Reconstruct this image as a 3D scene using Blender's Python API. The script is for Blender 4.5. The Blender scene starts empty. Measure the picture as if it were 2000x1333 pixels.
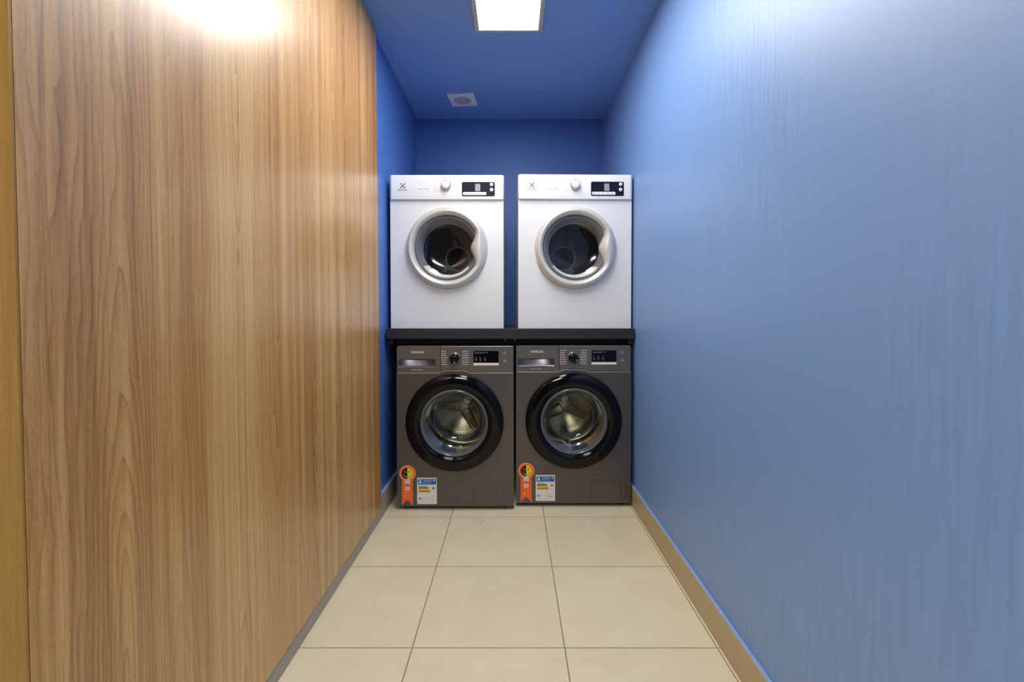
import bpy, bmesh, math, random
from mathutils import Vector, Matrix
PI = math.pi
sc = bpy.context.scene
COL = sc.collection
random.seed(7)

# ------------------------------------------------------------------ camera
cam_d = bpy.data.cameras.new('camera')
cam = bpy.data.objects.new('camera', cam_d)
COL.objects.link(cam)
cam_d.sensor_width = 36.0
cam_d.lens = 930 / 2000 * 36
TILT = 0.023
cam.location = (0, 0, 1.0)
cam.rotation_euler = (PI / 2 - TILT, 0, 0)
cam_d.shift_y = -34.0 / 2000
cam_d.clip_start = 0.02
sc.camera = cam

# ------------------------------------------------------------------ view, world
sc.view_settings.view_transform = 'Standard'
sc.view_settings.look = 'None'
sc.view_settings.gamma = 1
sc.view_settings.use_curve_mapping = False
sc.view_settings.exposure = 1.12
w = bpy.data.worlds.new('world'); sc.world = w; w.use_nodes = True
w.node_tree.nodes['Background'].inputs[0].default_value = (0.75, 0.85, 1.0, 1)
w.node_tree.nodes['Background'].inputs[1].default_value = 0.05

PANEL_POWER = 12.8          # emission strength of the corridor panel's diffuser

def area(name, loc, sx, sy, power, color, rot=(0, 0, 0), spread=PI):
    l = bpy.data.lights.new(name, 'AREA'); l.shape = 'RECTANGLE'
    l.size = sx; l.size_y = sy; l.energy = power; l.color = color; l.spread = spread
    o = bpy.data.objects.new(name, l); COL.objects.link(o)
    o.location = loc; o.rotation_euler = rot
    return o
# ceiling fittings of the hall the corridor opens from (behind the camera)
area('hall_ceiling_lamp', (-0.3, -0.9, 2.32), 0.60, 0.60, 21, (1.0, 0.97, 0.93))
area('hall_warm_lamp', (-1.15, -0.1, 2.30), 0.25, 0.25, 2.4, (1.0, 0.72, 0.22))

# ------------------------------------------------------------------ material helpers
def s2l(c):
    return tuple((x / 255 / 12.92) if x / 255 <= 0.04045 else ((x / 255 + 0.055) / 1.055) ** 2.4 for x in c)
def rgb(*c): return s2l(c) + (1.0,)

class NT:
    def __init__(self, name):
        self.m = bpy.data.materials.new(name); self.m.use_nodes = True
        self.t = self.m.node_tree; self.n = self.t.nodes
        self.b = self.n['Principled BSDF']; self.out = self.n['Material Output']
    def new(self, typ, **kw):
        n = self.n.new(typ)
        for k, v in kw.items(): setattr(n, k, v)
        return n
    def link(self, a, b): self.t.links.new(a, b)
    def put(self, sock, v):
        if isinstance(v, bpy.types.NodeSocket): self.link(v, sock)
        else: sock.default_value = v
    def math(self, op, a, b=0.0, c=0.0, clamp=False):
        n = self.new('ShaderNodeMath', operation=op); n.use_clamp = clamp
        self.put(n.inputs[0], a); self.put(n.inputs[1], b); self.put(n.inputs[2], c)
        return n.outputs[0]
    def pos(self, obj=False):
        n = self.new('ShaderNodeTexCoord') if obj else self.new('ShaderNodeNewGeometry')
        s = n.outputs['Object'] if obj else n.outputs['Position']
        x = self.new('ShaderNodeSeparateXYZ'); self.link(s, x.inputs[0])
        return s, x.outputs[0], x.outputs[1], x.outputs[2]
    def xyz(self, a, b, c):
        n = self.new('ShaderNodeCombineXYZ')
        for i, v in enumerate((a, b, c)): self.put(n.inputs[i], v)
        return n.outputs[0]
    def noise(self, vec, scale, detail=3, rough=0.5, dist=0.0):
        n = self.new('ShaderNodeTexNoise'); self.link(vec, n.inputs['Vector'])
        n.inputs['Scale'].default_value = scale; n.inputs['Detail'].default_value = detail
        n.inputs['Roughness'].default_value = rough; n.inputs['Distortion'].default_value = dist
        return n.outputs[0]
    def ramp(self, fac, stops):
        n = self.new('ShaderNodeValToRGB'); self.put(n.inputs[0], fac)
        e = n.color_ramp.elements
        while len(e) < len(stops): e.new(0.5)
        for k, (p, c) in enumerate(stops): e[k].position = p; e[k].color = c
        return n.outputs[0]
    def mix(self, fac, a, b, mode='MIX'):
        n = self.new('ShaderNodeMix', data_type='RGBA', blend_type=mode)
        self.put(n.inputs[0], fac); self.put(n.inputs[6], a); self.put(n.inputs[7], b)
        return n.outputs[2]
    def bump(self, h, strength, dist=0.001):
        n = self.new('ShaderNodeBump'); self.put(n.inputs['Height'], h)
        n.inputs['Strength'].default_value = strength; n.inputs['Distance'].default_value = dist
        self.link(n.outputs[0], self.b.inputs['Normal'])
        return n
    def set(self, **kw):
        for k, v in kw.items(): self.put(self.b.inputs[k.replace('_', ' ')], v)

def simple(name, col, rough=0.5, metal=0.0, spec=0.5, coat=0.0, grain=0.0, gscale=300):
    t = NT(name)
    c = rgb(*col)
    if grain:
        v, *_ = t.pos(True)
        n = t.noise(v, gscale, 2)
        c = t.mix(n, tuple(x * (1 - grain) for x in c[:3]) + (1,), tuple(min(1, x * (1 + grain)) for x in c[:3]) + (1,))
    else:
        v, *_ = t.pos(True)
        n = t.noise(v, 25, 2)
        c = t.mix(n, tuple(x * 0.97 for x in c[:3]) + (1,), tuple(min(1, x * 1.03) for x in c[:3]) + (1,))
    t.set(Base_Color=c, Roughness=rough, Metallic=metal, Specular_IOR_Level=spec, Coat_Weight=coat)
    return t.m

# painted wall: blue paint with vertical roller streaks, their sheen put into bump and colour
def paint(name, col, rough, streak, axis='Y', spec=0.5):
    t = NT(name)
    v, x, y, z = t.pos()
    u = y if axis == 'Y' else x
    sv = t.xyz(t.math('MULTIPLY', u, 1.0), 0.0, t.math('MULTIPLY', z, 0.045))
    warp = t.noise(v, 6, 2)
    sv = t.xyz(t.math('ADD', u, t.math('MULTIPLY', warp, 0.006)), 0.0, t.math('MULTIPLY', z, 0.05))
    s1 = t.noise(sv, 88, 3, 0.55)
    s2 = t.noise(v, 340, 2, 0.6)
    big = t.noise(v, 1.8, 2)
    zz = t.ramp(big, [(0.38, (0, 0, 0, 1)), (0.62, (1, 1, 1, 1))])
    h = t.math('ADD', t.math('MULTIPLY', t.math('MULTIPLY', s1, zz), streak), t.math('MULTIPLY', s2, 0.10))
    t.bump(h, 0.5, 0.0016)
    k = t.math('MULTIPLY', t.math('MULTIPLY', t.math('SUBTRACT', s1, 0.5), zz), 0.40 * streak)
    fine = t.math('MULTIPLY', t.math('SUBTRACT', s2, 0.5), 0.06)
    val = t.math('ADD', 1.0, t.math('ADD', k, fine))
    hs = t.new('ShaderNodeHueSaturation'); hs.inputs['Color'].default_value = rgb(*col)
    t.link(val, hs.inputs['Value'])
    t.set(Base_Color=hs.outputs[0], Roughness=rough, Specular_IOR_Level=spec)
    return t.m

def wood(name, c_dark, c_mid, c_light, axis='Y', plank=0.19, rough=0.3, fig=1.0, gs=1.0):
    t = NT(name)
    v, x, y, z = t.pos()
    u = y if axis == 'Y' else x
    # veneer leaves of uneven width: every leaf has its own tone and figure
    jit = t.noise(t.xyz(t.math('MULTIPLY', u, 3.1), 0.0, 0.0), 1.0, 1)
    uu = t.math('ADD', t.math('DIVIDE', u, plank), t.math('MULTIPLY', jit, 1.2))
    cell = t.math('FLOOR', uu); fr = t.math('FRACT', uu)
    wn = t.new('ShaderNodeTexWhiteNoise', noise_dimensions='1D'); t.link(cell, wn.inputs['W'])
    rnd = wn.outputs[0]
    wn2 = t.new('ShaderNodeTexWhiteNoise', noise_dimensions='1D'); t.link(t.math('ADD', cell, 31.7), wn2.inputs['W'])
    rnd2 = wn2.outputs[0]
    # cathedral figure: distance from a leaning pith axis
    lx = t.math('MULTIPLY', t.math('SUBTRACT', fr, t.math('ADD', 0.3, t.math('MULTIPLY', rnd2, 0.5))), plank)
    lz = t.math('ADD', z, t.math('MULTIPLY', rnd, 9.0))
    wv = t.xyz(t.math('MULTIPLY', u, 1.0), t.math('MULTIPLY', rnd, 5.0), t.math('MULTIPLY', z, 0.19))
    wob = t.noise(wv, 5.0, 4, 0.55)
    wob2 = t.noise(wv, 17.0, 3, 0.5)
    dep = t.math('MULTIPLY', t.math('SINE', t.math('ADD', t.math('MULTIPLY', lz, 1.3), t.math('MULTIPLY', rnd2, 6.0))), 0.06)
    rad = t.math('SQRT', t.math('ADD', t.math('MULTIPLY', lx, lx), t.math('MULTIPLY', dep, dep)))
    rad = t.math('ADD', rad, t.math('ADD', t.math('MULTIPLY', wob, 0.075), t.math('MULTIPLY', wob2, 0.014)))
    ring = t.math('FRACT', t.math('MULTIPLY', rad, 105.0))
    ring = t.math('MULTIPLY', t.math('POWER', ring, 3.0), t.math('ADD', 0.35, rnd2))
    spk = t.noise(t.xyz(u, 0.0, t.math('MULTIPLY', z, 0.35)), 260, 2, 0.6)
    # straight fine grain and pores
    gv = t.xyz(t.math('ADD', u, t.math('MULTIPLY', wob2, 0.012)), 0.0, t.math('MULTIPLY', z, 0.018))
    g1 = t.noise(gv, 130 * gs, 3, 0.6)
    g2 = t.noise(gv, 34 * gs, 2, 0.5)
    pv = t.xyz(u, 0.0, t.math('MULTIPLY', z, 0.05))
    pore = t.noise(pv, 420, 2, 0.6)
    pore = t.ramp(pore, [(0.56, (0, 0, 0, 1)), (0.72, (1, 1, 1, 1))])
    f = t.math('ADD', t.math('MULTIPLY', g1, 0.55), t.math('ADD', t.math('MULTIPLY', g2, 0.62), 0.115))
    g3 = t.noise(gv, 11, 1, 0.5)
    f = t.math('ADD', f, t.math('MULTIPLY', t.math('SUBTRACT', g3, 0.5), 0.5))
    f = t.math('ADD', f, t.math('MULTIPLY', rnd, 0.20))
    f = t.math('SUBTRACT', f, t.math('MULTIPLY', ring, 0.27 * fig))
    f = t.math('ADD', f, t.math('MULTIPLY', t.math('SUBTRACT', spk, 0.5), 0.22))
    f = t.math('SUBTRACT', f, t.math('MULTIPLY', pore, 0.10))
    col = t.ramp(f, [(0.36, rgb(*c_dark)), (0.66, rgb(*c_mid)), (0.98, rgb(*c_light))])
    t.bump(t.math('ADD', t.math('MULTIPLY', g1, 1.0), t.math('MULTIPLY', pore, -0.5)), 0.12, 0.0008)
    t.set(Base_Color=col, Roughness=rough, Specular_IOR_Level=0.4, Coat_Weight=0.8, Coat_Roughness=0.27)
    return t.m

def tile_floor():
    t = NT('floor_tiles')
    v, x, y, z = t.pos()
    T = 0.455; g = 0.0016
    wb = t.math('MULTIPLY', t.math('SUBTRACT', t.noise(v, 9, 2), 0.5), 0.0015)
    def edge(c, o):
        fr = t.math('FRACT', t.math('DIVIDE', t.math('ADD', t.math('SUBTRACT', c, o - 10 * T), wb), T))
        return t.math('MULTIPLY', t.math('MINIMUM', fr, t.math('SUBTRACT', 1.0, fr)), T)
    e = t.math('MINIMUM', edge(x, 0.1573), edge(y, 1.397))
    gr = t.math('SUBTRACT', 1.0, t.math('DIVIDE', t.math('SUBTRACT', e, g * 0.6), g, clamp=True), clamp=True)
    cx = t.math('FLOOR', t.math('DIVIDE', t.math('SUBTRACT', x, 0.1573), T)); cy = t.math('FLOOR', t.math('DIVIDE', t.math('SUBTRACT', y, 1.397), T))
    wn = t.new('ShaderNodeTexWhiteNoise', noise_dimensions='2D'); t.link(t.xyz(cx, cy, 0), wn.inputs['Vector'])
    cl = t.noise(v, 7, 4, 0.6)
    fine = t.noise(v, 160, 3, 0.6)
    f = t.math('ADD', t.math('MULTIPLY', cl, 0.6), t.math('ADD', t.math('MULTIPLY', fine, 0.25), t.math('MULTIPLY', wn.outputs[0], 0.15)))
    base = t.ramp(f, [(0.3, rgb(202, 189, 158)), (0.7, rgb(214, 203, 174))])
    # a thin run of dust along the last joint before the machines
    col = t.mix(gr, base, rgb(128, 116, 92))
    # two small brown drips on the floor
    for (sx, sy, r) in ((-0.141, 2.265, 0.0055), (-0.150, 2.222, 0.0075)):
        dx = t.math('SUBTRACT', x, sx); dy = t.math('SUBTRACT', y, sy)
        d = t.math('SQRT', t.math('ADD', t.math('MULTIPLY', dx, dx), t.math('MULTIPLY', dy, dy)))
        d = t.math('ADD', d, t.math('MULTIPLY', fine, 0.003))
        k = t.math('LESS_THAN', d, r)
        col = t.mix(t.math('MULTIPLY', k, 0.55), col, rgb(110, 85, 60))
    t.bump(t.math('SUBTRACT', t.math('MULTIPLY', fine, 0.1), gr), 0.5, 0.001)
    t.set(Base_Color=col, Roughness=t.math('ADD', 0.42, t.math('MULTIPLY', gr, 0.4)), Specular_IOR_Level=0.35)
    return t.m

def glass(name, tint, refl=0.06, rough=0.03, fres=1.0):
    t = NT(name); t.n.remove(t.b)
    tr = t.new('ShaderNodeBsdfTransparent'); tr.inputs[0].default_value = tint + (1,)
    gl = t.new('ShaderNodeBsdfGlossy'); gl.inputs[1].default_value = rough
    fr = t.new('ShaderNodeFresnel'); fr.inputs[0].default_value = 1.5
    mx = t.new('ShaderNodeMixShader')
    v, *_ = t.pos(True); n = t.noise(v, 30, 2)
    t.link(t.math('ADD', t.math('MULTIPLY', fr.outputs[0], fres), t.math('MULTIPLY', n, refl * 0.5), clamp=True), mx.inputs[0])
    t.link(tr.outputs[0], mx.inputs[1]); t.link(gl.outputs[0], mx.inputs[2])
    t.link(mx.outputs[0], t.out.inputs[0])
    return t.m

def emit(name, col, strength):
    t = NT(name)
    t.set(Base_Color=(0.9, 0.9, 0.9, 1), Emission_Color=col, Emission_Strength=strength)
    return t.m

def perforated(name, col, hole, pitch, r, metal, rough, rmin=0.0):
    """sheet metal with rows of small punched holes, laid out in object x/z rings"""
    t = NT(name)
    v, x, y, z = t.pos(True)
    rr = t.math('SQRT', t.math('ADD', t.math('MULTIPLY', x, x), t.math('MULTIPLY', z, z)))
    ringi = t.math('FLOOR', t.math('DIVIDE', rr, pitch))
    ang = t.math('ARCTAN2', z, x)
    rc = t.math('MULTIPLY', t.math('ADD', ringi, 0.5), pitch)
    cnt = t.math('ROUND', t.math('DIVIDE', t.math('MULTIPLY', rc, 2 * PI), pitch))
    a = t.math('ADD', t.math('MULTIPLY', t.math('DIVIDE', ang, 2 * PI), cnt), t.math('MULTIPLY', ringi, 0.5))
    da = t.math('MULTIPLY', t.math('SUBTRACT', t.math('FRACT', a), 0.5), pitch)
    dr = t.math('SUBTRACT', rr, rc)
    d = t.math('SQRT', t.math('ADD', t.math('MULTIPLY', da, da), t.math('MULTIPLY', dr, dr)))
    k = t.math('MULTIPLY', t.math('LESS_THAN', d, r), t.math('GREATER_THAN', rr, rmin))
    c = t.mix(k, rgb(*col), rgb(*hole))
    t.set(Base_Color=c, Roughness=rough, Metallic=t.math('MULTIPLY', t.math('SUBTRACT', 1.0, k), metal))
    return t.m

def drumwall(name, col, hole, pitch, r, R, metal, rough):
    t = NT(name)
    v, x, y, z = t.pos(True)
    u = t.math('MULTIPLY', t.math('ARCTAN2', z, x), R)
    row = t.math('FLOOR', t.math('DIVIDE', y, pitch))
    du = t.math('MULTIPLY', t.math('SUBTRACT', t.math('FRACT', t.math('ADD', t.math('DIVIDE', u, pitch), t.math('MULTIPLY', row, 0.5))), 0.5), pitch)
    dv = t.math('MULTIPLY', t.math('SUBTRACT', t.math('FRACT', t.math('DIVIDE', y, pitch)), 0.5), pitch)
    d = t.math('SQRT', t.math('ADD', t.math('MULTIPLY', du, du), t.math('MULTIPLY', dv, dv)))
    k = t.math('LESS_THAN', d, r)
    t.set(Base_Color=t.mix(k, rgb(*col), rgb(*hole)), Roughness=rough, Metallic=t.math('MULTIPLY', t.math('SUBTRACT', 1.0, k), metal))
    return t.m

M = {}
M['blue_side'] = paint('blue_wall_paint_lit', (112, 148, 204), 0.46, 1.3, 'Y', 0.9)
M['blue_left'] = paint('blue_wall_paint_left_shaded', (76, 116, 188), 0.42, 0.2, 'Y')
M['blue_back'] = paint('blue_back_paint_shaded', (64, 106, 174), 0.5, 0.15, 'X')
M['blue_ceil'] = paint('blue_ceiling_paint_lit', (112, 150, 212), 0.6, 0.05, 'X')
M['hall_paint'] = simple('hall_paint', (226, 220, 204), 0.6)
M['hall_dark'] = simple('hall_dark_wall', (64, 60, 58), 0.5)  # unseen hall wall, darkened so the black door rings reflect little
M['blue_ledge_lit'] = simple('blue_painted_ledge_lit', (132, 156, 196), 0.5)  # wall paint made paler, lamp light on the ledge put into the colour
M['seam_highlight'] = simple('seam_highlight_metal', (214, 208, 196), 0.3, 0.8)  # bright metal standing in for light caught by the seam edge
M['wood'] = wood('wood_laminate', (124, 87, 42), (177, 128, 68), (210, 169, 108), rough=0.42)
M['wood_edge'] = wood('wood_laminate_return', (112, 78, 26), (142, 104, 40), (160, 122, 54), axis='X', plank=0.09, fig=0.2, gs=4.0)
M['floor'] = tile_floor()
M['base_beige'] = simple('beige_skirting_tile', (178, 160, 124), 0.45, grain=0.05, gscale=60)
M['base_shaded'] = simple('shaded_skirting_tile', (160, 152, 138), 0.45, grain=0.05, gscale=60)  # same skirting tile, greyed to paint in the left side's weaker light
M['white_enamel'] = simple('white_enamel', (218, 219, 222), 0.28)
M['white_plastic'] = simple('white_plastic', (226, 227, 230), 0.3)
M['silver'] = simple('silver_ring_plastic', (205, 203, 198), 0.34, 0.35)
M['chrome'] = simple('chrome', (200, 200, 202), 0.15, 1.0)
M['graphite'] = simple('graphite_steel', (102, 98, 96), 0.36, 0.75, grain=0.10, gscale=700)
M['graphite_panel'] = simple('graphite_panel', (122, 118, 114), 0.33, 0.75, grain=0.08, gscale=700)
M['black_gloss'] = simple('black_gloss_plastic', (5, 6, 10), 0.09, 0.0, spec=0.28)
M['black_matte'] = simple('black_matte', (14, 14, 16), 0.6)
M['shelf'] = simple('black_shelf_laminate', (30, 31, 36), 0.45, grain=0.25, gscale=220)
M['rubber'] = simple('grey_rubber', (82, 84, 86), 0.6)
M['navy'] = simple('navy_display', (18, 24, 42), 0.3, spec=0.15)
M['lcd'] = simple('lcd_grey', (150, 152, 156), 0.3)
M['ink'] = simple('grey_ink', (120, 122, 130), 0.5)
M['ink_dark'] = simple('dark_ink', (58, 60, 72), 0.5)
M['ink_light'] = simple('light_ink', (205, 203, 198), 0.5)
M['ink_red'] = simple('pinkish_ink', (196, 130, 130), 0.5)
M['drawer_recess'] = simple('drawer_recess_gloss', (92, 92, 98), 0.25, 0.9)
M['glass_clear'] = glass('washer_door_glass', (0.80, 0.84, 0.88), 0.06, 0.05, 0.5)
M['glass_rim'] = simple('glass_rim_frosted', (84, 88, 92), 0.14, 0.0)
M['glass_smoke'] = glass('dryer_door_glass', (0.80, 0.80, 0.84), 0.05, 0.08, 0.8)
M['bowl_grey'] = simple('grey_bowl_plastic', (96, 98, 106), 0.25)
M['bowl_ribs'] = simple('pale_ribbed_plastic', (240, 240, 234), 0.3)
M['steel_back'] = perforated('steel_drum_back', (190, 184, 160), (16, 15, 13), 0.017, 0.0030, 1.0, 0.30, 0.125)
M['steel_wall'] = drumwall('steel_drum_wall', (190, 184, 160), (16, 15, 13), 0.016, 0.0030, 0.22, 1.0, 0.25)
M['steel'] = simple('polished_steel', (196, 190, 168), 0.2, 1.0)
M['dark_back'] = perforated('dryer_drum_back', (138, 132, 132), (52, 48, 50), 0.018, 0.0040, 0.3, 0.5)
M['dark_wall'] = simple('dryer_drum_wall', (140, 136, 138), 0.4, 0.3)
M['drum_grey'] = simple('dryer_hub_plastic', (226, 222, 210), 0.45)
M['orange'] = simple('orange_sticker', (240, 100, 40), 0.45)
M['salmon'] = simple('salmon_sticker_ring', (240, 138, 96), 0.45)
M['yellow'] = simple('yellow_sticker', (226, 214, 32), 0.45)
M['st_black'] = simple('black_sticker_ink', (22, 16, 18), 0.45)
M['st_white'] = simple('white_sticker_paper', (222, 220, 212), 0.5)
M['st_blue'] = simple('blue_sticker_ink', (28, 92, 178), 0.5)
M['st_green'] = simple('green_sticker_ink', (70, 140, 80), 0.5)
M['st_orange'] = simple('orange_sticker_ink', (226, 150, 50), 0.5)
M['st_red'] = simple('red_sticker_ink', (206, 78, 48), 0.5)
M['vent_white'] = simple('vent_white_plastic', (226, 222, 232), 0.5)
M['vent_grey'] = simple('vent_grey_slot', (120, 118, 134), 0.6)
M['lamp_frame'] = simple('lamp_frame_metal', (176, 172, 168), 0.5)
M['diffuser'] = emit('lamp_diffuser', (1.0, 0.985, 0.955, 1), PANEL_POWER)
M['screw'] = simple('screw_metal', (190, 190, 190), 0.3, 1.0)

# ------------------------------------------------------------------ mesh builder
class MB:
    def __init__(self): self.bm = bmesh.new(); self.mats = []
    def mi(self, m):
        m = M[m] if isinstance(m, str) else m
        if m not in self.mats: self.mats.append(m)
        return self.mats.index(m)
    def face(self, pts, m):
        f = self.bm.faces.new([self.bm.verts.new(p) for p in pts]); f.material_index = self.mi(m); return f
    def box(self, x0, x1, y0, y1, z0, z1, m, top=None):
        v = [self.bm.verts.new(p) for p in ((x0,y0,z0),(x1,y0,z0),(x1,y1,z0),(x0,y1,z0),(x0,y0,z1),(x1,y0,z1),(x1,y1,z1),(x0,y1,z1))]
        i = self.mi(m)
        for k, q in enumerate(((0,3,2,1),(4,5,6,7),(0,1,5,4),(1,2,6,5),(2,3,7,6),(3,0,4,7))):
            f = self.bm.faces.new([v[a] for a in q]); f.material_index = i
            if top and k == 1: f.material_index = self.mi(top)
        return self
    def hexa(self, P, m):
        """8 points: bottom ring 4, top ring 4"""
        v = [self.bm.verts.new(p) for p in P]; i = self.mi(m)
        for q in ((0,3,2,1),(4,5,6,7),(0,1,5,4),(1,2,6,5),(2,3,7,6),(3,0,4,7)):
            self.bm.faces.new([v[a] for a in q]).material_index = i
        return self
    def prism(self, pts, y0, y1, m):
        """outline pts (x,z) extruded along y"""
        i = self.mi(m)
        a = [self.bm.verts.new((x, y0, z)) for x, z in pts]; b = [self.bm.verts.new((x, y1, z)) for x, z in pts]
        self.bm.faces.new(a).material_index = i; self.bm.faces.new(b[::-1]).material_index = i
        n = len(pts)
        for k in range(n):
            self.bm.faces.new((a[k], b[k], b[(k+1)%n], a[(k+1)%n])).material_index = i
        return self
    def rrect(self, x0, x1, z0, z1, r, y0, y1, m, seg=6):
        pts = []
        for cx, cz, a0 in ((x1-r, z1-r, 0), (x0+r, z1-r, 90), (x0+r, z0+r, 180), (x1-r, z0+r, 270)):
            for k in range(seg + 1):
                a = math.radians(a0 + 90 * k / seg); pts.append((cx + r*math.cos(a), cz + r*math.sin(a)))
        return self.prism(pts[::-1], y0, y1, m)
    def disc(self, cx, cz, r, y0, y1, m, n=40, a0=0, a1=360):
        full = abs(a1 - a0) >= 360
        k = n if full else n + 1
        pts = [(cx + r*math.cos(math.radians(a0 + (a1-a0)*i/n)), cz + r*math.sin(math.radians(a0 + (a1-a0)*i/n))) for i in range(k)]
        return self.prism(pts[::-1], y0, y1, m)
    def lathe(self, prof, cx, cz, m, n=96, a0=0, a1=360, smooth=True):
        """profile (r, y) turned about the y axis through (cx, cz)"""
        i = self.mi(m); full = abs(a1 - a0) >= 360
        cols = []
        for k in range(n if full else n + 1):
            a = math.radians(a0 + (a1 - a0) * k / n)
            cols.append([self.bm.verts.new((cx + r*math.cos(a), y, cz + r*math.sin(a))) for r, y in prof])
        for k in range(n):
            A = cols[k]; B = cols[(k+1) % len(cols)]
            for j in range(len(prof) - 1):
                f = self.bm.faces.new((A[j], A[j+1], B[j+1], B[j])); f.material_index = i; f.smooth = smooth
        return self
    def plate_hole(self, x0, x1, z0, z1, cx, cz, R, y0, y1, m, n=96):
        i = self.mi(m)
        angs = sorted(set([2*PI*k/n for k in range(n)] + [math.atan2(z-cz, x-cx) % (2*PI) for x in (x0, x1) for z in (z0, z1)]))
        def outp(a):
            c, s = math.cos(a), math.sin(a); t = 1e9
            if c > 1e-9: t = min(t, (x1-cx)/c)
            if c < -1e-9: t = min(t, (x0-cx)/c)
            if s > 1e-9: t = min(t, (z1-cz)/s)
            if s < -1e-9: t = min(t, (z0-cz)/s)
            return (cx + t*c, cz + t*s)
        L = []
        for a in angs:
            o = outp(a); q = (cx + R*math.cos(a), cz + R*math.sin(a))
            L.append([self.bm.verts.new(p) for p in ((q[0],y0,q[1]),(o[0],y0,o[1]),(o[0],y1,o[1]),(q[0],y1,q[1]))])
        k_ = len(L)
        for k in range(k_):
            A = L[k]; B = L[(k+1) % k_]
            for j in range(4):
                self.bm.faces.new((A[j], A[(j+1)%4], B[(j+1)%4], B[j])).material_index = i
        return self
    def text(self, s, x, z, h, y, m, align='LEFT', width=None, ext=0.0002, bold=0.0):
        cu = bpy.data.curves.new('t', 'FONT'); cu.body = s; cu.size = 1.0; cu.extrude = 0; cu.align_x = 'LEFT'; cu.offset = bold
        o = bpy.data.objects.new('t', cu); COL.objects.link(o)
        bpy.context.view_layer.update()
        me = bpy.data.meshes.new_from_object(o.evaluated_get(bpy.context.evaluated_depsgraph_get()))
        bpy.data.objects.remove(o); bpy.data.curves.remove(cu)
        xs = [v.co.x for v in me.vertices]; ys = [v.co.y for v in me.vertices]
        if not xs: return self
        sx0, sx1, sy0, sy1 = min(xs), max(xs), min(ys), max(ys)
        kz = h / (sy1 - sy0); kx = kz if width is None else width / (sx1 - sx0)
        wd = (sx1 - sx0) * kx
        ox = {'LEFT': x, 'CENTER': x - wd/2, 'RIGHT': x - wd}[align]
        i = self.mi(m)
        vs = [self.bm.verts.new((ox + (v.co.x - sx0)*kx, y, z + (v.co.y - sy0)*kz)) for v in me.vertices]
        for p in me.polygons:
            try: self.bm.faces.new([vs[a] for a in p.vertices]).material_index = i
            except ValueError: pass
        bpy.data.meshes.remove(me)
        return self
    def strokes(self, x0, x1, z, h, y, m, rnd):
        """a line of print too small to read: short dashes"""
        x = x0
        while x < x1:
            wd = rnd.uniform(0.0025, 0.006)
            e = min(x + wd, x1)
            if e - x > 0.0008: self.box(x, e, y, y + 0.0003, z - h/2, z + h/2, m)
            x += wd + 0.0012
        return self
    def build(self, name, parent=None, bevel=0.0, seg=2, loc=None, recalc=True, smooth=False):
        if recalc: bmesh.ops.recalc_face_normals(self.bm, faces=self.bm.faces)
        if smooth:
            for f in self.bm.faces: f.smooth = True
        me = bpy.data.meshes.new(name); self.bm.to_mesh(me); self.bm.free()
        for m in self.mats: me.materials.append(m)
        o = bpy.data.objects.new(name, me); COL.objects.link(o)
        if parent: o.parent = parent
        if loc: o.location = loc
        if bevel:
            b = o.modifiers.new('bevel', 'BEVEL'); b.width = bevel; b.segments = seg; b.limit_method = 'ANGLE'; b.angle_limit = math.radians(40)
            b.harden_normals = False
        return o

def empty(name, loc, rz=0, label=None, cat=None, group=None):
    o = bpy.data.objects.new(name, None); COL.objects.link(o); o.location = loc; o.rotation_euler.z = rz
    o.empty_display_size = 0.1
    tag(o, label, cat, group); return o
def tag(o, label=None, cat=None, group=None, kind=None):
    if label: o['label'] = label
    if cat: o['category'] = cat
    if group: o['group'] = group
    if kind: o['kind'] = kind
    return o
def struct(name, mb, **kw):
    o = mb.build(name, **kw); o['kind'] = 'structure'; return o

# ------------------------------------------------------------------ room shell
XR = 0.632; XL = -0.660; YB = 3.325; ZC = 2.338; YH = -2.4; XH = -2.4
f = MB(); f.box(XH - 0.1, XR + 0.1, YH - 0.1, YB + 0.1, -0.1, 0.0, 'floor'); struct('floor', f)
c = MB(); c.box(XH - 0.1, XR + 0.1, YH - 0.1, YB + 0.1, ZC, ZC + 0.1, 'blue_ceil'); struct('ceiling', c)
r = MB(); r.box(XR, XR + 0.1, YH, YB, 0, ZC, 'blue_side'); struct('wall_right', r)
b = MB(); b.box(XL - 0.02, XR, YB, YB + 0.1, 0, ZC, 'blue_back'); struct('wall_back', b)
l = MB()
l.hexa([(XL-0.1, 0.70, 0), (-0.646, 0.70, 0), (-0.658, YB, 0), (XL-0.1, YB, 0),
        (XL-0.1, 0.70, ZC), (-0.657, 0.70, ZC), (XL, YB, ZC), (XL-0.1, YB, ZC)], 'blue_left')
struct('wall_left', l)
h1 = MB(); h1.box(XH, -0.70, 0.66, 0.76, 0, ZC, 'hall_paint'); struct('wall_hall', h1)
h2 = MB(); h2.box(XH - 0.1, XR + 0.1, YH - 0.1, YH, 0, ZC, 'hall_dark'); struct('wall_front_unseen', h2)
h3 = MB(); h3.box(XH - 0.1, XH, YH, 0.76, 0, ZC, 'hall_paint'); struct('wall_side', h3)

# skirting tiles; their top ledge carries the wall paint, lightened for the light it catches
s = MB(); s.box(0.620, XR, YH, YB, 0.0, 0.104, 'base_beige', top='blue_ledge_lit'); struct('baseboard_right', s, bevel=0.0012)
s = MB(); s.box(-0.652, -0.6335, 0.64, YB, 0.0, 0.113, 'base_shaded', top='blue_ledge_lit'); struct('baseboard_left', s, bevel=0.0012)
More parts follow.
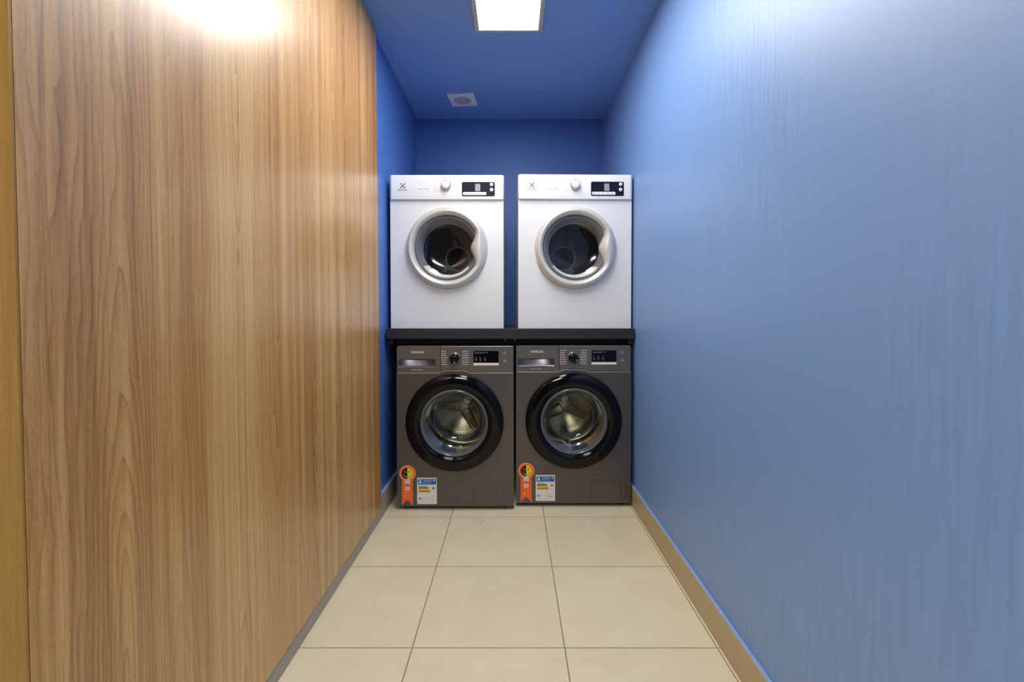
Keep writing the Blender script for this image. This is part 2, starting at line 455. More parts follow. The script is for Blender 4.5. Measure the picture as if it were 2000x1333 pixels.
# thin filler line where the ceiling meets the side walls and the back wall
for k, (a, bb) in enumerate((((XR - 0.005, 0.0), (XR, YB)),)):
    t = MB(); t.box(XR - 0.004, XR, YH, YB, ZC - 0.003, ZC, 'blue_ceil'); struct('trim_1', t)
t = MB(); t.box(-0.657, -0.652, 2.28, YB, ZC - 0.003, ZC, 'blue_ceil'); struct('trim_2', t)

# ------------------------------------------------------------------ wood-grain panels
Y1 = 2.275; Y0 = 0.616
p = MB()
p.hexa([(-0.650, Y0, 0.0545), (-0.6305, Y0, 0.0545), (-0.6305, Y1, 0.0545), (-0.650, Y1, 0.0545),
        (-0.657, Y0, ZC - 0.002), (-0.6405, Y0, ZC - 0.002), (-0.6405, Y1, ZC - 0.002), (-0.657, Y1, ZC - 0.002)], 'wood')
tag(p.build('wood_panel', bevel=0.0008), 'long wood-grain laminate panel covering the left side of the corridor', 'panel')
p = MB(); p.hexa([(-1.55, 0.612, 0.02), (-0.6315, 0.612, 0.02), (-0.6315, 0.6155, 0.02), (-1.55, 0.6155, 0.02),
        (-1.55, 0.612, ZC - 0.002), (-0.6415, 0.612, ZC - 0.002), (-0.6415, 0.6155, ZC - 0.002), (-1.55, 0.6155, ZC - 0.002)], 'wood_edge')
tag(p.build('wood_panel', bevel=0.0008), 'narrow yellowish wood-grain panel edge at the far left, fine straight grain', 'panel')

# ------------------------------------------------------------------ ceiling fittings
def ceiling_light(x0, x1, y0, y1, label):
    e = empty('ceiling_light', ((x0+x1)/2, (y0+y1)/2, ZC - 0.010), label=label, cat='ceiling light')
    hx = (x1-x0)/2; hy = (y1-y0)/2; fx = 0.020; fy = 0.016
    m = MB()
    for a in ((-hx, -hx+fx, -hy, hy), (hx-fx, hx, -hy, hy), (-hx+fx, hx-fx, -hy, -hy+fy), (-hx+fx, hx-fx, hy-fy, hy)):
        m.box(a[0], a[1], a[2], a[3], 0.0, 0.0098, 'lamp_frame')
    m.build('lamp_frame', e, bevel=0.001)
    m = MB(); m.box(-hx+fx, hx-fx, -hy+fy, hy-fy, 0.004, 0.0098, 'diffuser'); m.build('diffuser', e)
    return e
ceiling_light(-0.174, 0.142, 1.085, 2.285, 'bright white rectangular light panel recessed in the blue ceiling')

e = empty('exhaust_vent', (-0.309, 3.015, ZC - 0.0095), math.radians(-5), 'small square white exhaust vent with a round slotted grille in the blue ceiling', 'vent')
m = MB(); hw = 0.082
m.box(-hw, hw, -hw, hw, 0.0, 0.0093, 'vent_white'); m.build('cover_plate', e, bevel=0.002)
m = MB()
n = 15; R = 0.054
for k in range(n):
    x = -R + 2*R*(k + 0.5)/n; hh = math.sqrt(R*R - x*x)
    m.box(x - 0.0019, x + 0.0019, -hh, hh, -0.0008, 0.0002, 'vent_grey')
m.build('grille', e)

# ------------------------------------------------------------------ shelf over the washing machines
e = empty('appliance_shelf', (-0.008, 2.43, 0.866), label='black wall-to-wall shelf board carrying the two white dryers', cat='shelf')
m = MB(); m.box(-0.635, 0.635, 0, 0.84, 0.0, 0.052, 'shelf'); m.build('shelf_board', e, bevel=0.0015)
m = MB(); m.box(-0.600, 0.600, 0.07, 0.09, -0.030, -0.0003, 'black_matte'); m.build('front_rail', e)
for sx in (-1, 1):
    m = MB(); m.box(*sorted((sx*0.633, sx*0.606)), 0.03, 0.82, -0.030, -0.0003, 'black_matte'); m.build('wall_cleat', e, bevel=0.001)
for x in (-0.026, 0.022):
    m = MB(); m.disc(x, -0.008, 0.0035, 0.0675, 0.070, 'screw', 16); m.build('screw', e)

# ------------------------------------------------------------------ washing machine
def body_shell(W, H, D, z0, m, mat, yfront=0.004, t=0.0025):
    """open-fronted sheet cabinet: sides, back, top, bottom"""
    m.box(0, t, yfront, D, z0, H, mat); m.box(W-t, W, yfront, D, z0, H, mat)
    m.box(t, W-t, D-t, D, z0, H, mat)
    m.box(t, W-t, yfront, D-t, z0, z0+t, mat); m.box(t, W-t, yfront, D-t, H-t, H, mat)

def washer(loc, rz, label, dial, seed):
    rnd = random.Random(seed)
    W = 0.590; H = 0.832; D = 0.56; z0 = 0.018; zs = 0.6985
    cx = 0.2935; cz = 0.4485; RD = 0.245
    root = empty('washing_machine', loc, rz, label, 'washing machine', 'graphite washing machines under the shelf')
    m = MB()
    body_shell(W, H - 0.001, D, z0, m, 'graphite', 0.0205)
    m.plate_hole(0, W, z0, zs - 0.0006, cx, cz, 0.190, 0.0, 0.020, 'graphite')
    def seam(x):
        k = min(1.0, max(0.0, (0.085 - abs(x - cx)) / 0.043)); k = k*k*(3 - 2*k)
        return zs + 0.0115 * k
    bx_ = [cx - 0.084 + 0.168*k/40 for k in range(41)]
    m.prism([(x, seam(x) - 0.0006) for x in bx_] + [(bx_[-1], zs - 0.0012), (bx_[0], zs - 0.0012)], 0.0, 0.020, 'graphite')
    m.build('cabinet', root, bevel=0.004, seg=3)
    # four levelling feet
    for fx in (0.045, W - 0.045):
        for fy in (0.05, D - 0.05):
            q = MB(); i = q.mi('black_matte')
            mt = Matrix.Translation((fx, fy, z0 / 2 + 0.0003))
            g = bmesh.ops.create_cone(q.bm, cap_ends=True, segments=20, radius1=0.020, radius2=0.014, depth=z0, matrix=mt)
            q.build('foot', root)
    # control panel with its raised arc above the door
    xs = [0.0015 + (W - 0.003) * k / 60 for k in range(61)]
    m = MB()
    xd = 0.2215
    left = [x for x in xs if x < xd - 0.002] + [xd - 0.0008]; right = [xd + 0.0004] + [x for x in xs if x > xd + 0.002]
    r_ = 0.010
    def outline(xx, rl, rr):
        pts = [(x, seam(x)) for x in xx]
        x0, x1 = xx[0], xx[-1]
        if rr: pts += [(x1, H - r_)] + [(x1 - r_ + r_*math.cos(a*PI/12), H - r_ + r_*math.sin(a*PI/12)) for a in range(1, 7)]
        else: pts += [(x1, H)]
        if rl: pts += [(x0 + r_ + r_*math.cos(PI/2 + a*PI/12), H - r_ + r_*math.sin(PI/2 + a*PI/12)) for a in range(0, 7)]
        else: pts += [(x0, H)]
        return pts
    m.prism(outline(right, False, True), 0.0035, 0.018, 'graphite_panel')
    pan = m.build('control_panel', root, bevel=0.0022, seg=3)
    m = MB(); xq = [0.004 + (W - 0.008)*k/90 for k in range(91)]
    m.prism([(x, seam(x) - 0.0042) for x in xq] + [(x, seam(x) - 0.0014) for x in xq[::-1]], -0.0012, 0.001, 'seam_highlight')  # added strip drawing the highlight along the seam under the control panel
    m.build('seam_highlight', root, bevel=0.0004)
    YP = 0.0033
    # detergent drawer on the left third
    hx0, hx1, hz0, hz1 = 0.009, 0.196, 0.727, 0.766
    # drawer front with a scooped, glossy grip pocket let into it
    m = MB(); gi = m.mi('graphite_panel'); bmx = m.bm
    out = outline(left, True, False)
    hole = [(hx0, hz0), (hx1, hz0), (hx1, hz1), (hx0, hz1)]
    vo = [bmx.verts.new((x, 0.0035, z)) for x, z in out]; vh = [bmx.verts.new((x, 0.0035, z)) for x, z in hole]
    eds = [bmx.edges.new((L[k], L[(k+1) % len(L)])) for L in (vo, vh) for k in range(len(L))]
    bmesh.ops.triangle_fill(bmx, edges=eds, use_beauty=True, use_dissolve=False)
    vb = [bmx.verts.new((x, 0.018, z)) for x, z in out]
    for k in range(len(vo)): bmx.faces.new((vo[k], vb[k], vb[(k+1) % len(vo)], vo[(k+1) % len(vo)]))
    dr = m.build('detergent_drawer', root, bevel=0.0016, seg=2)
    m = MB(); pi_ = m.mi('drawer_recess'); NU, NV = 32, 8
    g = [[m.bm.verts.new((hx0 + (hx1-hx0)*u/NU, 0.0037 + 0.016 * math.sin(PI*u/NU)**0.7 * (0.25 + 0.75*v/NV), hz0 + (hz1-hz0)*v/NV)) for v in range(NV + 1)] for u in range(NU + 1)]
    top = [m.bm.verts.new((hx0 + (hx1-hx0)*u/NU, 0.0037, hz1)) for u in range(NU + 1)]
    bot = [m.bm.verts.new((hx0 + (hx1-hx0)*u/NU, 0.0037, hz0)) for u in range(NU + 1)]
    for u in range(NU):
        for v in range(NV):
            ff = m.bm.faces.new((g[u][v], g[u+1][v], g[u+1][v+1], g[u][v+1])); ff.material_index = pi_; ff.smooth = True
        m.bm.faces.new((g[u][NV], g[u+1][NV], top[u+1], top[u])).material_index = pi_
        m.bm.faces.new((g[u][0], g[u+1][0], bot[u+1], bot[u])).material_index = pi_
    m.build('drawer_grip', dr)
    m = MB(); m.box(hx0 + 0.004, hx1 - 0.004, YP - 0.0035, YP - 0.0001, hz0 - 0.004, hz0 - 0.0005, 'chrome'); m.build('grip_lip', dr, bevel=0.0008)
    m = MB(); m.text('SAMSUNG', 0.0735, 0.7945, 0.0125, YP - 0.0004, 'ink_light', width=0.066, bold=0.02); m.build('brand_lettering', dr)
    m = MB(); m.text('DIGITAL INVERTER', 0.075, 0.7085, 0.0065, YP - 0.0004, 'ink_light', width=0.056); m.build('motor_lettering', dr)
    # programme dial
    kx, kz = 0.2925, 0.7685
    m = MB(); m.lathe([(0.0315, YP), (0.0315, YP - 0.004), (0.027, YP - 0.006), (0.025, YP - 0.004)], kx, kz, 'graphite_panel', 48)
    dial_o = m.build('program_dial', root)
    m = MB(); m.lathe([(0.0245, YP - 0.001), (0.0240, YP - 0.016), (0.0215, YP - 0.0185), (0.0001, YP - 0.019)], kx, kz, 'black_gloss', 48)
    m.build('dial_knob', dial_o)
    m = MB(); m.lathe([(0.0262, YP - 0.003), (0.0255, YP - 0.008), (0.0243, YP - 0.009), (0.0240, YP - 0.002)], kx, kz, 'chrome', 48)
    m.build('dial_ring', dial_o)
    m = MB(); da = math.radians(dial)
    m.disc(kx + 0.018*math.cos(da), kz + 0.018*math.sin(da), 0.0028, YP - 0.0205, YP - 0.0185, 'ink_light', 16); m.build('dial_pointer', dial_o)
    # programme names either side of the dial
    for side in (0, 1):
        m = MB()
        for k in range(7):
            z = 0.806 - k * 0.0112
            if side == 0: m.strokes(0.225, 0.225 + rnd.uniform(0.020, 0.034), z, 0.0032, YP - 0.0004, 'ink_light', rnd)
            else: m.strokes(0.329 + (0.004 if k < 2 else 0), 0.362, z, 0.0032, YP - 0.0004, 'ink_light', rnd)
        m.build('program_print', pan)
    # display window and its strip of keys
    m = MB(); m.box(0.3875, 0.5140, YP - 0.0008, YP + 0.001, 0.7475, 0.8070, 'black_gloss')
    for k in range(6): m.box(0.3955 + k*0.0115, 0.4015 + k*0.0115, YP - 0.0011, YP - 0.0007, 0.7935 + (0 if k < 4 else 0.003), 0.8005, 'ink')
    for cxx in (0.3960, 0.4180, 0.4420):
        for k in range(4): m.strokes(cxx, cxx + rnd.uniform(0.006, 0.011), 0.7755 - k*0.0062, 0.0026, YP - 0.0011, 'ink', rnd)
    disp = m.build('display', root)
    m = MB()
    for a, bb in ((0.3875, 0.4375), (0.4385, 0.4640), (0.4650, 0.4890), (0.4900, 0.5140)):
        m.box(a, bb, YP - 0.0014, YP + 0.001, 0.7345, 0.7465, 'st_white')
    m.build('key_strip', disp)
    m = MB()
    for k in range(3): m.disc(0.413 + k*0.020, 0.7285, 0.0012, YP - 0.0005, YP + 0.001, 'ink_light', 12)
    m.build('indicator_print', pan)
    for k, z in enumerate((0.7955, 0.7570)):
        m = MB(); m.rrect(0.5290, 0.5600, z - 0.0150, z + 0.0150, 0.013, YP - 0.0012, YP + 0.001, 'graphite_panel')
        bt = m.build('button', root, bevel=0.0008)
        m = MB()
        if k == 0:
            m.lathe([(0.0055, YP - 0.0013), (0.0055, YP - 0.0016), (0.0040, YP - 0.0016), (0.0040, YP - 0.0013)], 0.5445, z, 'ink_light', 24, 120, 420)
            m.box(0.5439, 0.5451, YP - 0.0016, YP - 0.0012, z + 0.001, z + 0.0075, 'ink_light')
        else:
            m.prism([(0.5405, z - 0.0045), (0.5475, z), (0.5405, z + 0.0045)], YP - 0.0016, YP - 0.0012, 'ink_light')
            m.box(0.5490, 0.5502, YP - 0.0016, YP - 0.0012, z - 0.0045, z + 0.0045, 'ink_light'); m.box(0.5515, 0.5527, YP - 0.0016, YP - 0.0012, z - 0.0045, z + 0.0045, 'ink_light')
        m.build('button_symbol', bt)
    # round door: glossy black ring, frosted rim, clear bowl
    m = MB()
    m.lathe([(0.188, -0.0015), (RD - 0.003, -0.0015), (RD, -0.006), (RD, -0.022), (RD - 0.004, -0.030), (RD - 0.012, -0.034), (0.205, -0.040), (0.188, -0.040),
             (0.180, -0.037), (0.172, -0.030), (0.168, -0.030)], cx, cz, 'black_gloss', 128)
    door = m.build('door', root)
    m = MB()
    m.lathe([(0.1695, -0.030), (0.1665, -0.037), (0.1620, -0.039), (0.1580, -0.036), (0.1540, -0.026), (0.1500, -0.020)], cx, cz, 'glass_rim', 128)
    m.build('glass_rim', door)
    m = MB()
    m.lathe([(0.1520, -0.022), (0.146, -0.002), (0.140, 0.030), (0.128, 0.070), (0.117, 0.088), (0.108, 0.096), (0.07, 0.100), (0.0005, 0.101)], cx, cz, 'glass_clear', 128)
    m.build('door_glass', door, recalc=True)
    m = MB(); m.lathe([(0.1195, 0.0850), (0.1175, 0.0835), (0.1150, 0.0850), (0.1145, 0.0880)], cx, cz, 'glass_rim', 96); m.build('bowl_rim', door)
    # grey rubber gasket
    m = MB()
    m.lathe([(0.192, 0.021), (0.190, 0.012), (0.176, 0.010), (0.170, 0.024), (0.175, 0.045), (0.164, 0.058), (0.168, 0.075), (0.190, 0.080), (0.232, 0.084)], cx, cz, 'rubber', 96)
    m.build('gasket', root)
    # perforated steel drum, turned about its own axis
    m = MB()
    m.lathe([(0.175, 0.088), (0.215, 0.090), (0.232, 0.100), (0.236, 0.130), (0.236, 0.40), (0.225, 0.42)], 0, 0, 'steel_wall', 128)
    m.lathe([(0.225, 0.42), (0.215, 0.426), (0.150, 0.422), (0.140, 0.412), (0.0005, 0.408)], 0, 0, 'steel_back', 128)
    dm = m.build('drum', root, loc=(cx, 0, cz))
    spin = math.radians(rnd.uniform(0, 120) if seed is None else {1: -62, 2: 212}.get(seed, 0))
    for k in range(3):
        # raised three-arm star pressed in the back and the lifter at its end
        q = MB(); a = spin + k * 2*PI/3; ca, sa = math.cos(a), math.sin(a)
        def P(u, v, y): return (u*ca - v*sa, y, u*sa + v*ca)
        q.hexa([P(0.02, -0.045, 0.4215), P(0.150, -0.028, 0.4225), P(0.150, 0.028, 0.4225), P(0.02, 0.045, 0.4215),
                P(0.02, -0.022, 0.392), P(0.150, -0.012, 0.400), P(0.150, 0.012, 0.400), P(0.02, 0.022, 0.392)], 'steel')
        q.build('star_arm', dm, bevel=0.006, seg=3)
        q = MB(); a += PI/3; ca, sa = math.cos(a), math.sin(a)
        q.hexa([P(0.2350, -0.034, 0.125), P(0.2350, 0.034, 0.125), P(0.2350, 0.034, 0.400), P(0.2350, -0.034, 0.400),
                P(0.185, -0.010, 0.150), P(0.185, 0.010, 0.150), P(0.185, 0.010, 0.385), P(0.185, -0.010, 0.385)], 'steel')
        q.build('lifter', dm, bevel=0.006, seg=3)
    # service flap
    m = MB(); m.rrect(0.387, 0.540, 0.0300, 0.1390, 0.008, -0.0008, 0.0006, 'black_matte')
    m.rrect(0.3882, 0.5388, 0.0310, 0.1378, 0.0075, -0.0016, 0.0004, 'graphite'); m.build('filter_cover', root, bevel=0.0006)
    # efficiency rosette sticker
    bx, bz = 0.0525, 0.1865; ys = -0.0009
    m = MB()
    m.prism([(bx-0.0275, bz), (bx-0.0285, 0.0225), (bx-0.0045, 0.0505), (bx+0.0035, 0.0505), (bx+0.0285, 0.0225), (bx+0.0275, bz)][::1], ys, -0.0001, 'orange')
    m.disc(bx, bz, 0.0425, ys - 0.0002, -0.0001, 'orange', 56)
    m.lathe([(0.0405, ys - 0.0002), (0.0405, ys - 0.0005), (0.0325, ys - 0.0005), (0.0325, ys - 0.0002)], bx, bz, 'salmon', 56)
    m.disc(bx, bz, 0.0285, ys - 0.0006, ys, 'st_black', 36, 90, 270)
    m.disc(bx, bz, 0.0285, ys - 0.0006, ys, 'yellow', 36, -90, 90)
    m.disc(bx + 0.0110, bz + 0.0090, 0.0032, ys - 0.0009, ys - 0.0005, 'st_black', 14)
    m.box(bx - 0.0160, bx - 0.0060, ys - 0.0009, ys - 0.0005, bz + 0.0075, bz + 0.0095, 'st_white')
    m.lathe([(0.0205, ys - 0.0005), (0.0205, ys - 0.0009), (0.0188, ys - 0.0009), (0.0188, ys - 0.0005)], bx, bz, 'st_black', 20, 275, 335)
    m.lathe([(0.0205, ys - 0.0005), (0.0205, ys - 0.0009), (0.0188, ys - 0.0009), (0.0188, ys - 0.0005)], bx, bz, 'st_white', 20, 205, 265)
    m.box(bx - 0.0130, bx + 0.0140, ys - 0.0011, ys, bz - 0.0530, bz - 0.0300, 'st_white')
    m.prism([(bx - 0.006, bz - 0.0530), (bx + 0.007, bz - 0.0530), (bx + 0.0005, bz - 0.0580)], ys - 0.0011, ys, 'st_black')
    m.text('PROCEL', bx, bz - 0.0395, 0.0050, ys - 0.0013, 'ink_dark', 'CENTER', width=0.023)
    for k in range(2): m.strokes(bx - 0.0110, bx + 0.0120, bz - 0.0435 - k*0.004, 0.0018, ys - 0.0012, 'ink', rnd)
    for k in range(4): m.strokes(bx - 0.0130, bx + 0.0130, bz - 0.0690 - k*0.0055, 0.0036, ys - 0.0003, 'st_white' if k < 4 else 'salmon', rnd)
    for k in range(2): m.strokes(bx - 0.0160, bx + 0.0160, bz - 0.0960 - k*0.005, 0.0022, ys - 0.0003, 'salmon', rnd)
    m.box(bx - 0.0140, bx - 0.0050, ys - 0.0004, ys, bz - 0.1130, bz - 0.1100, 'yellow'); m.prism([(bx-0.0085, bz-0.1110), (bx-0.0050, bz-0.1110), (bx-0.0105, bz-0.1250), (bx-0.0135, bz-0.1250)], ys - 0.0004, ys, 'yellow')
    m.prism([(bx+0.0050, bz-0.1240), (bx+0.0080, bz-0.1240), (bx+0.0125, bz-0.1105), (bx+0.0095, bz-0.1105)], ys - 0.0004, ys, 'salmon')
    m.build('rosette_sticker', root)
    # energy label
    lx0, lx1, lz0, lz1 = 0.1015, 0.2010, 0.0300, 0.1650
    m = MB()
    m.rrect(lx0, lx1, lz0, lz1, 0.003, ys, -0.0001, 'st_white')
    m.box(lx0 + 0.004, lx1 - 0.004, ys - 0.0003, ys, lz1 - 0.0340, lz1 - 0.0070, 'st_blue')
    m.prism([(lx0+0.010, lz1-0.010), (lx0+0.022, lz1-0.010), (lx0+0.018, lz1-0.0175), (lx0+0.026, lz1-0.028), (lx0+0.006, lz1-0.028), (lx0+0.0135, lz1-0.0175)][::-1], ys - 0.0006, ys - 0.0002, 'st_white')
    m.text('ENERGIA', lx0 + 0.033, lz1 - 0.0190, 0.0080, ys - 0.0005, 'st_white', width=0.040)
    m.strokes(lx0 + 0.034, lx0 + 0.072, lz1 - 0.0255, 0.0022, ys - 0.0006, 'ink_light', rnd)
    m.disc(lx1 - 0.0135, lz1 - 0.0145, 0.0042, ys - 0.0006, ys, 'st_white', 18)
    m.strokes(lx0 + 0.007, lx0 + 0.045, lz1 - 0.0420, 0.0024, ys - 0.0003, 'ink', rnd)
    z = lz1 - 0.0510
    for cname, wd in (('st_green', 0.046), ('st_green', 0.049), ('yellow', 0.052), ('st_orange', 0.055), ('st_red', 0.057)):
        m.prism([(lx0+0.008, z), (lx0+0.008+wd, z), (lx0+0.011+wd, z+0.0025), (lx0+0.008+wd, z+0.0050), (lx0+0.008, z+0.0050)], ys - 0.0004, ys, cname)
        z -= 0.0056
    m.prism([(lx1-0.0240, lz1-0.0540), (lx1-0.0190, lz1-0.0500), (lx1-0.0100, lz1-0.0500), (lx1-0.0100, lz1-0.0580), (lx1-0.0190, lz1-0.0580)], ys - 0.0004, ys, 'st_black')
    m.text('A', lx1 - 0.0145, lz1 - 0.0568, 0.0055, ys - 0.0006, 'st_white', 'CENTER')
    m.prism([(lx0+0.0100, lz0+0.0230), (lx0+0.0200, lz0+0.0230), (lx0+0.0200, lz0+0.0330), (lx0+0.0100, lz0+0.0330)], ys - 0.0004, ys, 'ink')
    m.box(lx0+0.0325, lx0+0.0340, ys - 0.0004, ys, lz0+0.0230, lz0+0.0330, 'ink')
    for k in range(4): m.strokes(lx0 + 0.048, lx0 + 0.086, lz0 + 0.0400 - k*0.0065, 0.0020, ys - 0.0004, 'ink_light', rnd)
    for k in range(2): m.strokes(lx0 + 0.008, lx0 + 0.086, lz0 + 0.0110 - k*0.0045, 0.0016, ys - 0.0004, 'ink_light', rnd)
    m.strokes(lx0 + 0.070, lx0 + 0.088, lz0 + 0.0230, 0.0024, ys - 0.0004, 'ink', rnd)
    m.build('energy_label', root)
    return root

washer((-0.5815, 2.390, 0), 0.0, 'graphite front-loading washing machine on the left, under the left white dryer', -90, 1)
washer((0.0205, 2.430, 0), 0.0, 'graphite front-loading washing machine on the right, beside the right wall', -35, 2)

# ------------------------------------------------------------------ tumble dryer
def dryer(loc, rz, label, lean, spin, seed, red, scale_w=1.0):
    rnd = random.Random(seed)
    W = 0.592; H = 0.7925; D = 0.54; zs = 0.6660
    cx = 0.2955; cz = 0.4165; RO = 0.210; RI = 0.1675
    root = empty('tumble_dryer', loc, rz, label, 'dryer', 'white dryers standing on the shelf')
    root.rotation_euler.y = lean
    m = MB()
    body_shell(W - 0.004, H - 0.012, D, 0.0003, m, 'white_enamel', 0.0205)
    m.plate_hole(0, W - 0.004, 0.0003, zs + 0.004, cx, cz, 0.172, 0.0, 0.020, 'white_enamel')
    m.box(0.002, W - 0.006, -0.0006, 0.0004, zs - 0.0210, zs - 0.0200, 'ink_light')
    m.build('cabinet', root, bevel=0.003, seg=3)
    # control panel, curved back at its two ends and a little proud of the cabinet
    m = MB(); i = m.mi('white_plastic')
    prof = []
    n = 12; rr = 0.016; x0 = -0.0015; x1 = W - 0.002
    ylo = -0.012
    for k in range(n + 1):
        a = PI + (PI/2) * k / n; prof.append((x0 + rr + rr*math.cos(a), ylo + rr + rr*math.sin(a)))
    for k in range(n + 1):
        a = 1.5*PI + (PI/2) * k / n; prof.append((x1 - rr + rr*math.cos(a), ylo + rr + rr*math.sin(a)))
    prof += [(x1, 0.10), (x0, 0.10)]
    lo = [m.bm.verts.new((x, y, zs)) for x, y in prof]; hi = [m.bm.verts.new((x, y, H)) for x, y in prof]
    m.bm.faces.new(lo[::-1]).material_index = i; m.bm.faces.new(hi).material_index = i
    for k in range(len(prof)):
        ff = m.bm.faces.new((lo[k], lo[(k+1) % len(prof)], hi[(k+1) % len(prof)], hi[k])); ff.material_index = i
        ff.smooth = k < 2*n + 2
    pan = m.build('control_panel', root, bevel=0.003, seg=3)
    YP = ylo - 0.0002
    m = MB()
    # square emblem made of a cut frame and a wedge
    ex, ez, q = 0.0685, 0.7365, 0.0125
    t_ = 0.0028
    for sx in (-1, 1):
        for sz in (-1, 1):
            m.box(*sorted((ex + sx*q, ex + sx*(q - t_))), YP - 0.0004, YP + 0.001, *sorted((ez + sz*q, ez + sz*0.004)), 'ink_dark')
            m.box(*sorted((ex + sx*q, ex + sx*0.004)), YP - 0.0004, YP + 0.001, *sorted((ez + sz*q, ez + sz*(q - t_))), 'ink_dark')
    m.prism([(ex - 0.0075, ez), (ex + 0.002, ez - 0.0085), (ex + 0.002, ez + 0.0085)], YP - 0.0004, YP + 0.001, 'ink_dark')
    m.lathe([(0.0100, YP - 0.0004), (0.0080, YP - 0.0004)], ex, ez, 'ink_dark', 20, -75, 75)
    m.build('emblem', pan); m = MB()
    m.text('Electrolux', 0.0685, 0.7115, 0.0085, YP - 0.0004, 'ink', 'CENTER', width=0.052, bold=0.012)
    m.build('brand_lettering', pan); m = MB()
    m.strokes(0.146, 0.200, 0.7535, 0.0024, YP - 0.0003, 'ink_light', rnd)
    m.build('model_print', pan); m = MB(); m.strokes(0.146, 0.172, 0.7185, 0.0026, YP - 0.0003, red, rnd)
    m.build('class_print', pan); m = MB(); m.text('11 kg', 0.176, 0.7155, 0.0085, YP - 0.0004, red, width=0.024, bold=0.01)
    m.build('capacity_print', pan)
    for side in (0, 1):
        m = MB()
        for k in range(7):
            z = 0.7690 - k * 0.0106
            if side == 0: m.strokes(0.2250, 0.2250 + (0.024 if k not in (1, 5) else 0.036), z, 0.0030, YP - 0.0003, 'ink_light', rnd)
            else: m.strokes(0.3060 if k in (0, 1) else 0.3160, 0.3310, z, 0.0030, YP - 0.0003, 'ink_light', rnd)
        if side == 0: m.strokes(0.2740, 0.2900, 0.7760, 0.0024, YP - 0.0003, 'ink', rnd)
        m.build('program_print', pan)
    kx, kz = 0.2915, 0.7385
    m = MB(); m.lathe([(0.0265, YP), (0.0260, YP - 0.008), (0.0245, YP - 0.013), (0.0225, YP - 0.016), (0.0205, YP - 0.0165)], kx, kz, 'chrome', 48)
    do = m.build('program_dial', root)
    m = MB(); m.lathe([(0.0208, YP - 0.012), (0.0205, YP - 0.0185), (0.0190, YP - 0.0195), (0.0001, YP - 0.0198)], kx, kz, 'white_plastic', 48)
    m.build('dial_cap', do)
    # display with rounded ends, key strip and two round keys
    m = MB(); m.rrect(0.3735, 0.5435, 0.6830, 0.7560, 0.008, YP - 0.0010, YP + 0.001, 'navy'); dp = m.build('display', root)
    m = MB(); m.box(0.4420, 0.4680, YP - 0.0014, YP - 0.0009, 0.7090, 0.7460, 'lcd')
    for cxx in (0.4475, 0.4575):
        for k in range(3): m.box(cxx, cxx + 0.006, YP - 0.0016, YP - 0.0013, 0.7160 + k*0.0115, 0.7172 + k*0.0115, 'ink')
    m.build('lcd_window', dp)
    m = MB(); m.rrect(0.3785, 0.5000, 0.6890, 0.7040, 0.006, YP - 0.0016, YP - 0.0009, 'white_plastic')
    for k in range(5): m.strokes(0.3850 + k*0.0230, 0.3970 + k*0.0230, 0.6965, 0.0026, YP - 0.0018, 'ink', rnd)
    m.build('key_strip', dp)
    for z in (0.7430, 0.7155):
        m = MB(); m.lathe([(0.0092, YP - 0.0008), (0.0090, YP - 0.0030), (0.0080, YP - 0.0038), (0.0001, YP - 0.0040)], 0.5265, z, 'white_plastic', 28)
        bt = m.build('button', root)
        m = MB(); m.box(0.5255, 0.5275, YP - 0.0043, YP - 0.0039, z - 0.003, z + 0.003, 'ink'); m.build('button_symbol', bt)
    # door ring with the hand-hold swelling inwards on its right side
    m = MB(); i = m.mi('silver')
    prof = [(0.0, -0.0015), (-0.0, -0.010), (0.10, -0.024), (0.25, -0.034), (0.45, -0.040), (0.65, -0.038), (0.82, -0.031), (0.94, -0.020), (1.0, -0.008), (1.0, 0.010)]
    n = 160; cols = []
    for k in range(n):
        a = 2*PI*k/n; ad = (a + PI) % (2*PI) - PI
        u = abs(ad) / math.radians(33)
        g = 0.0 if u >= 1 else (1 - u*u)**2 * 1.0
        ri = RI - 0.0 * g
        ri = RI - 0.045 * g
        col = []
        for s_, y in prof:
            r0 = RO + (ri - RO) * s_
            col.append(m.bm.verts.new((cx + r0*math.cos(a), y, cz + r0*math.sin(a))))
        cols.append(col)
    for k in range(n):
        A = cols[k]; B = cols[(k+1) % n]
        for j in range(len(prof) - 1):
            ff = m.bm.faces.new((A[j], A[j+1], B[j+1], B[j])); ff.material_index = i; ff.smooth = True
    door = m.build('door', root)
    m = MB()
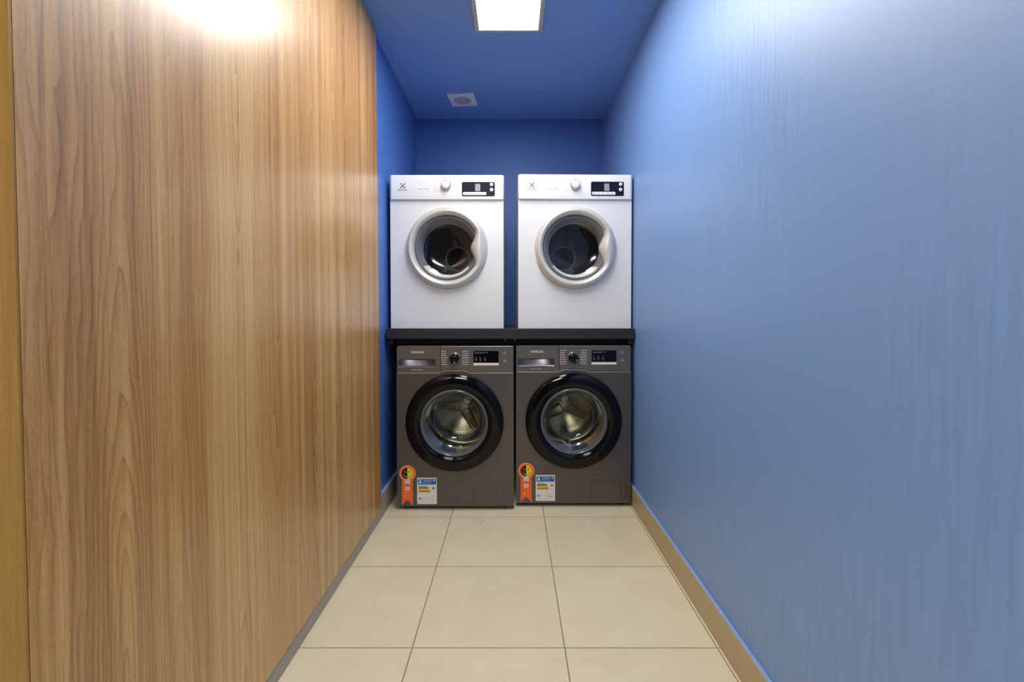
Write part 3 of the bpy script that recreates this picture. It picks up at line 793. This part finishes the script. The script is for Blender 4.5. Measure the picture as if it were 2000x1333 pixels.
    m.lathe([(0.169, 0.004), (0.1665, -0.012), (0.158, -0.014), (0.154, -0.010), (0.150, 0.000), (0.147, 0.0), (0.141, 0.030), (0.134, 0.060)], cx, cz, 'bowl_grey', 120)
    m.build('door_bowl', door)
    m = MB()
    for k in range(46):
        a0 = -141 + k * 100/46
        m.lathe([(0.1530, -0.0125), (0.1500, -0.0070), (0.1440, 0.0015), (0.1385, 0.030), (0.1330, 0.056)], cx, cz, 'bowl_ribs', 1, a0, a0 + 1.25)
    m.build('bowl_ribs', door)
    m = MB(); m.lathe([(0.1335, 0.058), (0.126, 0.062), (0.07, 0.064), (0.0005, 0.065)], cx, cz, 'glass_smoke', 96); m.build('door_glass', door)
    # drum with its hub wheel
    m = MB()
    m.lathe([(0.160, 0.075), (0.215, 0.080), (0.245, 0.10), (0.245, 0.48), (0.235, 0.495)], 0, 0, 'dark_wall', 96)
    m.lathe([(0.235, 0.495), (0.0005, 0.500)], 0, 0, 'dark_back', 96)
    m.lathe([(0.171, 0.022), (0.163, 0.040), (0.160, 0.076)], 0, 0, 'rubber', 96)
    dm = m.build('drum', root, loc=(cx, 0, cz))
    m = MB()
    m.lathe([(0.081, 0.498), (0.080, 0.482), (0.076, 0.478), (0.070, 0.480), (0.066, 0.492)], 0, 0, 'drum_grey', 72)
    for k in range(3):
        a = math.radians(spin + 120*k); ca, sa = math.cos(a), math.sin(a)
        P = lambda u, v, y: (u*ca - v*sa, y, u*sa + v*ca)
        m.hexa([P(0.074, -0.026, 0.4985), P(0.128, -0.006, 0.4985), P(0.128, 0.006, 0.4985), P(0.074, 0.026, 0.4985),
                P(0.074, -0.022, 0.484), P(0.124, -0.004, 0.488), P(0.124, 0.004, 0.488), P(0.074, 0.022, 0.484)], 'drum_grey')
    m.lathe([(0.066, 0.492), (0.0005, 0.494)], 0, 0, 'black_matte', 48)
    m.build('hub_wheel', dm)
    return root

ZS = 0.9183
dryer((-0.6320, 2.484, ZS), 0.0, 'white tumble dryer on the left of the shelf, beside the wood panel', 0.0, 101, 5, 'ink')
dryer((0.0325, 2.470, ZS), math.radians(1.1), 'white tumble dryer on the right of the shelf, against the right wall', 0.0, 61, 6, 'ink_red')
